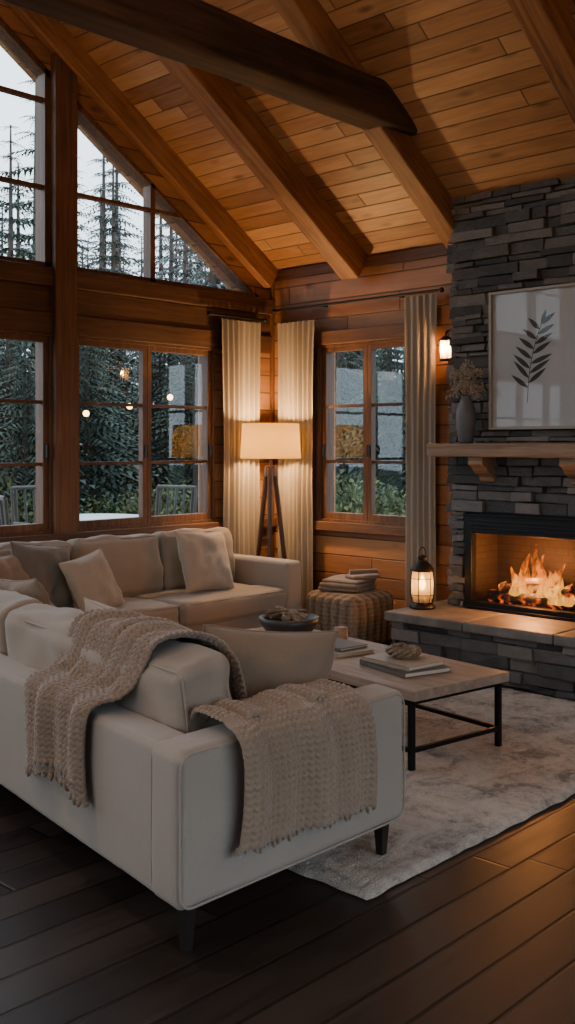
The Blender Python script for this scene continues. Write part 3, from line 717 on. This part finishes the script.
for i in range(7):
    a=R(0,6.28); r=.13; mb.cyl((bx+r*math.cos(a),by+r*math.sin(a),TZ+.12+R(0,.06)),(bx-r*math.cos(a+.4),by-r*math.sin(a+.4),TZ+.14+R(0,.06)),.013,.006,8)
for i in range(6): mb.sph((bx+R(-.08,.08),by+R(-.08,.08),TZ+.12+R(0,.02)),R(.03,.045),8)
par(mb.obj('driftwood_filler',m_stick),bw)
cx_,cy_=-2.09,-2.62
cu=empty('glass_candle',(cx_,cy_,TZ)); mb=MB(); m_amb,_,_=mat('amber_wax',.4,(.35,.2,.12))
mb.lathe([(0,.001),(.040,.001),(.042,.01),(.042,.08),(0,.08)],(cx_,cy_,TZ),20); par(mb.obj('candle',m_amb),cu)
mb=MB(); mb.lathe([(.044,.0),(.045,.11)],(cx_,cy_,TZ),20); par(mb.obj('glass',m_lglass),cu)
m_b1,_,_=mat('book_cover_cream',.5,(.36,.30,.24)); m_b2,_,_=mat('book_cover_grey',.5,(.12,.105,.095)); m_pg_,_,_=mat('book_pages',.8,(.6,.54,.45))
def book(mb,cx,cy,z,w,l,h,rot,ci):
    Mx=T((cx,cy,z))@RZ(rot)
    mb.box(-w/2,w/2,-l/2,l/2,0,.004,ci,Mx); mb.box(-w/2,w/2,-l/2,l/2,h-.004,h,ci,Mx); mb.box(-w/2,-w/2+.006,-l/2,l/2,0,h,ci,Mx)
    mb.box(-w/2+.005,w/2-.006,-l/2+.005,l/2-.005,.004,h-.004,2,Mx)
mb=MB(); book(mb,-2.33,-2.80,TZ+.001,.26,.36,.022,-14,0); book(mb,-2.32,-2.78,TZ+.024,.22,.30,.018,-6,1)
mb.obj('book_stack',[m_b1,m_b2,m_pg_],bevel=.001)
mb=MB(); book(mb,-2.44,-3.36,TZ+.001,.30,.40,.026,-16,1); book(mb,-2.44,-3.35,TZ+.028,.27,.35,.022,-8,0)
mb.obj('book_stack',[m_b1,m_b2,m_pg_],bevel=.001)
mb=MB()
for k in range(5):
    ph=k*1.3; pts=[]
    for i in range(41):
        t=i/40*2*math.pi; rr=.065+.02*math.cos(3*t+ph)
        pts.append((-2.41+rr*math.cos(t),-3.33+rr*math.sin(t)*1.05,TZ+.078+.016*math.sin(3*t+ph)+k*.003))
    mb.tube(pts,.010,8)
mb.obj('wooden_knot_ornament',m_stick)
# ------------------------------------------------------------------ ottoman
ot=empty('woven_pouf',(-.47,-1.33,0))
m_pf,nt,b=mat('pouf_weave',.9); o=objco(nt); s=nt.nodes.new('ShaderNodeSeparateXYZ'); nt.links.new(o,s.inputs[0])
w=M(nt,'SINE',M(nt,'MULTIPLY',M(nt,'ADD',s.outputs[0],s.outputs[1]),75.0)); w2=M(nt,'SINE',M(nt,'MULTIPLY',s.outputs[2],190.0)); nz=noise_n(nt,o,60,3)
f=M(nt,'ADD',M(nt,'MULTIPLY',w,.22),M(nt,'ADD',M(nt,'MULTIPLY',w2,.08),nz))
nt.links.new(ramp(nt,f,[(.2,(.13,.09,.062)),(.8,(.32,.24,.175))]),b.inputs['Base Color']); bump(nt,b,f,.6,.01)
mb=MB(); mb.rbox(-.74,-.22,-1.60,-1.08,.0,.43,.06,(.02,.02,.01),18)
for v in mb.v:
    d=Vector((v.x+.48,v.y+1.34,0))
    if .03<v.z<.40 and d.length>.1: v+=d.normalized()*.006*math.sin((v.x+v.y)*75)
par(mb.obj('pouf_body',m_pf),ot)
mb=MB(); Mx=T((-.48,-1.32,.44))@RZ(12)
for k in range(3): mb.rbox(-.19+k*.008,.19-k*.01,-.17,.17-k*.01,k*.03,k*.03+.034,.016,.006,8,0,Mx,.012,k)
par(mb.obj('folded_throw',m_pt),ot)
mb=MB(); Mx=T((-.42,-1.42,.535))@RZ(-20)
mb.rbox(-.12,.12,-.08,.08,0,.03,.012,.004,6,0,Mx,.006,2); mb.cyl((-.1,.03,.045),(.13,-.02,.05),.022,.018,12,0,Mx)
par(mb.obj('rolled_scarf',m_knit1),ot)

# ------------------------------------------------------------------ fill lamps: globes added off-camera to brighten sofa and ceiling
def fill_pendant(x,y,z,p):
    e=empty('globe_pendant_lamp',(x,y,z)); mb=MB(); mb.cyl((x,y,z+.12),(x,y,ceilz(x)),.006); mb.cyl((x,y,z+.12),(x,y,z+.17),.05,.03); par(mb.obj('cord_and_cap',m_iron),e)
    mb=MB(); mb.sph((x,y,z),.13,16); par(mb.obj('opal_globe',m_fill_globe),e)
    par(light('pendant_light','POINT',(x,y,z-.28),p,(1,.76,.54),.12),e)
fill_pendant(-7.3,-4.3,3.1,35); fill_pendant(-2.6,-6.9,3.1,30); fill_pendant(-5.9,-3.0,4.6,100)

# ------------------------------------------------------------------ outside
m_ground,nt,b=mat('forest_ground',.95); n1=noise_n(nt,objco(nt),1.2,6,.6); nt.links.new(ramp(nt,n1,[(.3,(.03,.036,.02)),(.7,(.07,.085,.045))]),b.inputs['Base Color'])
mb=MB(); mb.grid(lambda u,v:(-50+u*110,-50+v*110,-.35+1.4*noise.noise(Vector((u*9,v*9,0)))*(1 if (abs(u*110-50)>12 or abs(v*110-50)>12) else 0)),60,60); mb.obj('forest_ground',m_ground)
m_deck=plank_mat('deck_boards','X','Y',.14,3,[(.08,.07,.06),(.14,.12,.10),(.2,.175,.15)],.5,1,.4,.2,False)
mb=MB(); mb.box(-8,3.5,TH,5.4,-.14,-.04); mb.box(TH,3.5,-5,TH,-.14,-.04); mb.obj('deck',m_deck)
def conifer(seed,h,m,fine=.026,start=.10,wid=.20,nb=7):
    random.seed(seed); mb=MB(); mb.cyl((0,0,-.5),(0,0,h*.97),.16*h/9,.02,8,1)
    z=start*h; lv=0
    while z<h*.985:
        t=z/h; BL=((1-t)**.85*h*wid+.12)*(1 if t>start+.1 else .7)
        for k in range(nb):
            a=k*2*math.pi/nb+lv*.7+R(-.4,.4); L=BL*R(.5,1.2); d=Vector((math.cos(a),math.sin(a),0)); sd=Vector((-d.y,d.x,0))
            seg=7
            for i in range(1,seg+1):
                q=i/seg; c=Vector((0,0,z))+d*L*q+Vector((0,0,-.35*L*q*q+.08*L*q))
                w=L*.28*(1-q*.75)
                for sg in(-1,1):
                    tip=c+sd*sg*w*R(.7,1.2)+d*w*.6+Vector((0,0,-w*R(.3,.9))); b1=c-d*L/seg*.45; b2=c+d*L/seg*.3
                    mb.add([b1,b2,tip],[(0,1,2)],0)
        z+=h*fine+.02; lv+=1
    me=mb.obj('tmp',[m,m_bark]); d=me.data; bpy.data.objects.remove(me); return d
cons=[conifer(1,5,m_con,.022,.03,.30,9),conifer(2,11,m_con,.034,.25),conifer(3,10,m_con_haze,.03,.05),conifer(5,10,m_con_haze,.036,.2,.17)]
forest=empty('conifer_forest',(4,12,0)); random.seed(21)
def place(x,y,k,s,wd=1):
    o=bpy.data.objects.new('conifer',cons[k]); o.location=(x-4,y-12,-.3); o.rotation_euler=(0,0,R(0,6)); o.scale=(s*R(.85,1.1)*wd,s*R(.85,1.1)*wd,s); bpy.context.scene.collection.objects.link(o); o.parent=forest
def polar(d,r): return -6.8+.726*d+.688*d*r, -6.64+.688*d-.726*d*r
n=0
while n<95:
    d,r=R(15.5,24),R(-.62,.50); x,y=polar(d,r)
    if (y<7.5 and x<7.5): continue
    place(x,y,0,(1.6+d*R(.09,.155))/5,1.15); n+=1
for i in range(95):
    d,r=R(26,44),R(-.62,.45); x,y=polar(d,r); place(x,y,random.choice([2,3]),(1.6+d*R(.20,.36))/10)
for r,d,hh in [(-.27,20,.34),(-.245,23,.40),(-.20,19,.22),(-.17,24,.32),(-.135,21,.24),(-.10,25,.26),(-.30,25,.36),(.05,19,.2),(.1,22,.24),(-.08,22,.2),(-.05,26,.2)]:
    x,y=polar(d,r); place(x,y,1,(1.6+d*hh)/11)
for i in range(20): place(R(8.5,18),R(-7,9),random.choice([0,1]),R(.7,1.1))
def bush(seed):
    random.seed(seed); mb=MB()
    for i in range(1900):
        a=R(0,6.28); e=math.asin(R(-.2,1)); r=R(.6,1.05)*(1+.25*noise.noise(Vector((math.cos(a)*2,math.sin(a)*2,e*2+seed))))
        c=Vector((math.cos(a)*math.cos(e),math.sin(a)*math.cos(e),math.sin(e)*.95+.1))*r
        d=Vector((R(-1,1),R(-1,1),R(-1,1))).normalized()*.055; q=d.cross(Vector((R(-1,1),R(-1,1),R(-1,1)))).normalized()*.026
        mb.add([c-d,c+q,c+d,c-q],[(0,1,2,3)],0)
    for i in range(14):
        a=R(0,6.28); mb.cyl((0,0,-.3),(math.cos(a)*.7,math.sin(a)*.7,R(.3,.8)),.02,.006,5,1)
    ob=mb.obj('tmp',[m_bush,m_bark]); d=ob.data; bpy.data.objects.remove(ob); return d
bs=[bush(1),bush(2)]; hedge=empty('garden_bushes',(2,5,0)); random.seed(4)
def pb(x,y,s):
    o=bpy.data.objects.new('bush',random.choice(bs)); o.location=(x-2,y-5,-.2); o.scale=(s,s,s*R(.9,1.3)); o.rotation_euler=(0,0,R(0,6)); bpy.context.scene.collection.objects.link(o); o.parent=hedge
for i in range(16): pb(-5.5+i*.75+R(-.2,.2),R(6.8,7.8),R(.7,1.1))
for i in range(12): pb(R(5.0,6.0),-4.5+i*.95+R(-.2,.2),R(.8,1.2))
for i in range(10): pb(R(-5,6),R(8.5,10),R(1.1,1.6))
m_pat,_,_=mat('patio_grey',.5,(.5,.51,.52)); m_rat=fabric('rattan_dark',(.07,.06,.05),(.035,.03,.025))
def ptable(x,y,r):
    mb=MB(); mb.lathe([(0,.78),(r,.78),(r+.01,.795),(r,.81),(0,.81)],(x,y,-.04),36); mb.cyl((x,y,-.04),(x,y,.76),.04); mb.lathe([(0,0),(.28,0),(.26,.03),(.04,.05)],(x,y,-.04),24); mb.obj('patio_table',m_pat)
ptable(.25,3.1,.6); ptable(-1.9,3.6,.45)
def pchair(x,y,r):
    mb=MB(); 
    mb.rbox(-.3,.3,-.3,.3,.36,.46,.03,0,4)
    for k in range(5): mb.cyl((-.26+k*.13,.28,.4),(-.26+k*.13,.36,1.1),.016)
    mb.cyl((-.31,.36,1.1),(.31,.36,1.1),.025); mb.cyl((-.31,.30,.62),(.31,.30,.62),.018)
    for a in(-.31,.31):
        mb.cyl((a,.30,.66),(a,-.28,.66),.024); mb.cyl((a,-.27,0),(a,-.27,.66),.02); mb.cyl((a,.27,0),(a,.36,1.1),.02)
    mb.obj('patio_chair',m_rat,Mx=T((x,y,-.037))@RZ(r))
pchair(-.85,2.7,75); pchair(.75,1.95,190); pchair(.4,4.25,0); pchair(1.35,3.3,-80); pchair(-1.2,4.2,-40)
mb=MB()  # bulb string added to stand in for warm lamp reflections in the panes
for x in(-5.5,3.2): mb.cyl((x,4.7,-.04),(x,4.7,2.5),.04,.04,8,0)
prev=None
for i in range(37):
    t=i/36; x=-5.5+8.7*t; z=2.45-.55*(1-(2*t-1)**2); p=(x,4.7,z)
    if prev: mb.cyl(prev,p,.004,.004,5,0)
    prev=p
    if i%3==1: mb.sph((x,4.7,z-.05),.042,8,1)
mb.obj('string_lights',[m_iron,m_bulb])

# ------------------------------------------------------------------ world & portals
w=bpy.data.worlds.new('sky'); bpy.context.scene.world=w; w.use_nodes=True; nt=w.node_tree; bg=nt.nodes['Background']
tc=nt.nodes.new('ShaderNodeTexCoord'); s=nt.nodes.new('ShaderNodeSeparateXYZ'); nt.links.new(tc.outputs['Generated'],s.inputs[0])
nt.links.new(ramp(nt,s.outputs[2],[(0,(.60,.68,.76)),(1,(.60,.72,.88)),(.3,(.70,.79,.88))]),bg.inputs[0]); bg.inputs[1].default_value=4.6
def portal(name,loc,rot,sx,sy):
    l=bpy.data.lights.new(name,'AREA'); l.shape='RECTANGLE'; l.size=sx; l.size_y=sy; l.cycles.is_portal=True
    o=bpy.data.objects.new(name,l); o.location=loc; o.rotation_euler=rot; bpy.context.scene.collection.objects.link(o)
portal('daylight_portal',(-4.5,.25,3.2),(D2R(-90),0,0),8.6,4.8)
portal('daylight_portal',(.25,-1.13,1.7),(0,D2R(90),0),1.6,1.1)
portal('daylight_portal',(XW-.25,-4.25,1.55),(0,D2R(-90),0),1.95,4.2)
portal('daylight_portal',((sx0+sx1)/2,YB-.25,1.2),(D2R(90),0,0),3.8,2.4)

# ------------------------------------------------------------------ camera
cam=bpy.data.cameras.new('camera'); co=bpy.data.objects.new('camera',cam); bpy.context.scene.collection.objects.link(co)
co.location=(-6.80,-6.64,1.6); co.rotation_euler=(math.pi/2,0,-math.atan2(.726,.688))
cam.sensor_fit='VERTICAL'; cam.sensor_height=36; cam.lens=36.04; cam.shift_y=-67/1024; cam.clip_start=.05
bpy.context.scene.camera=co
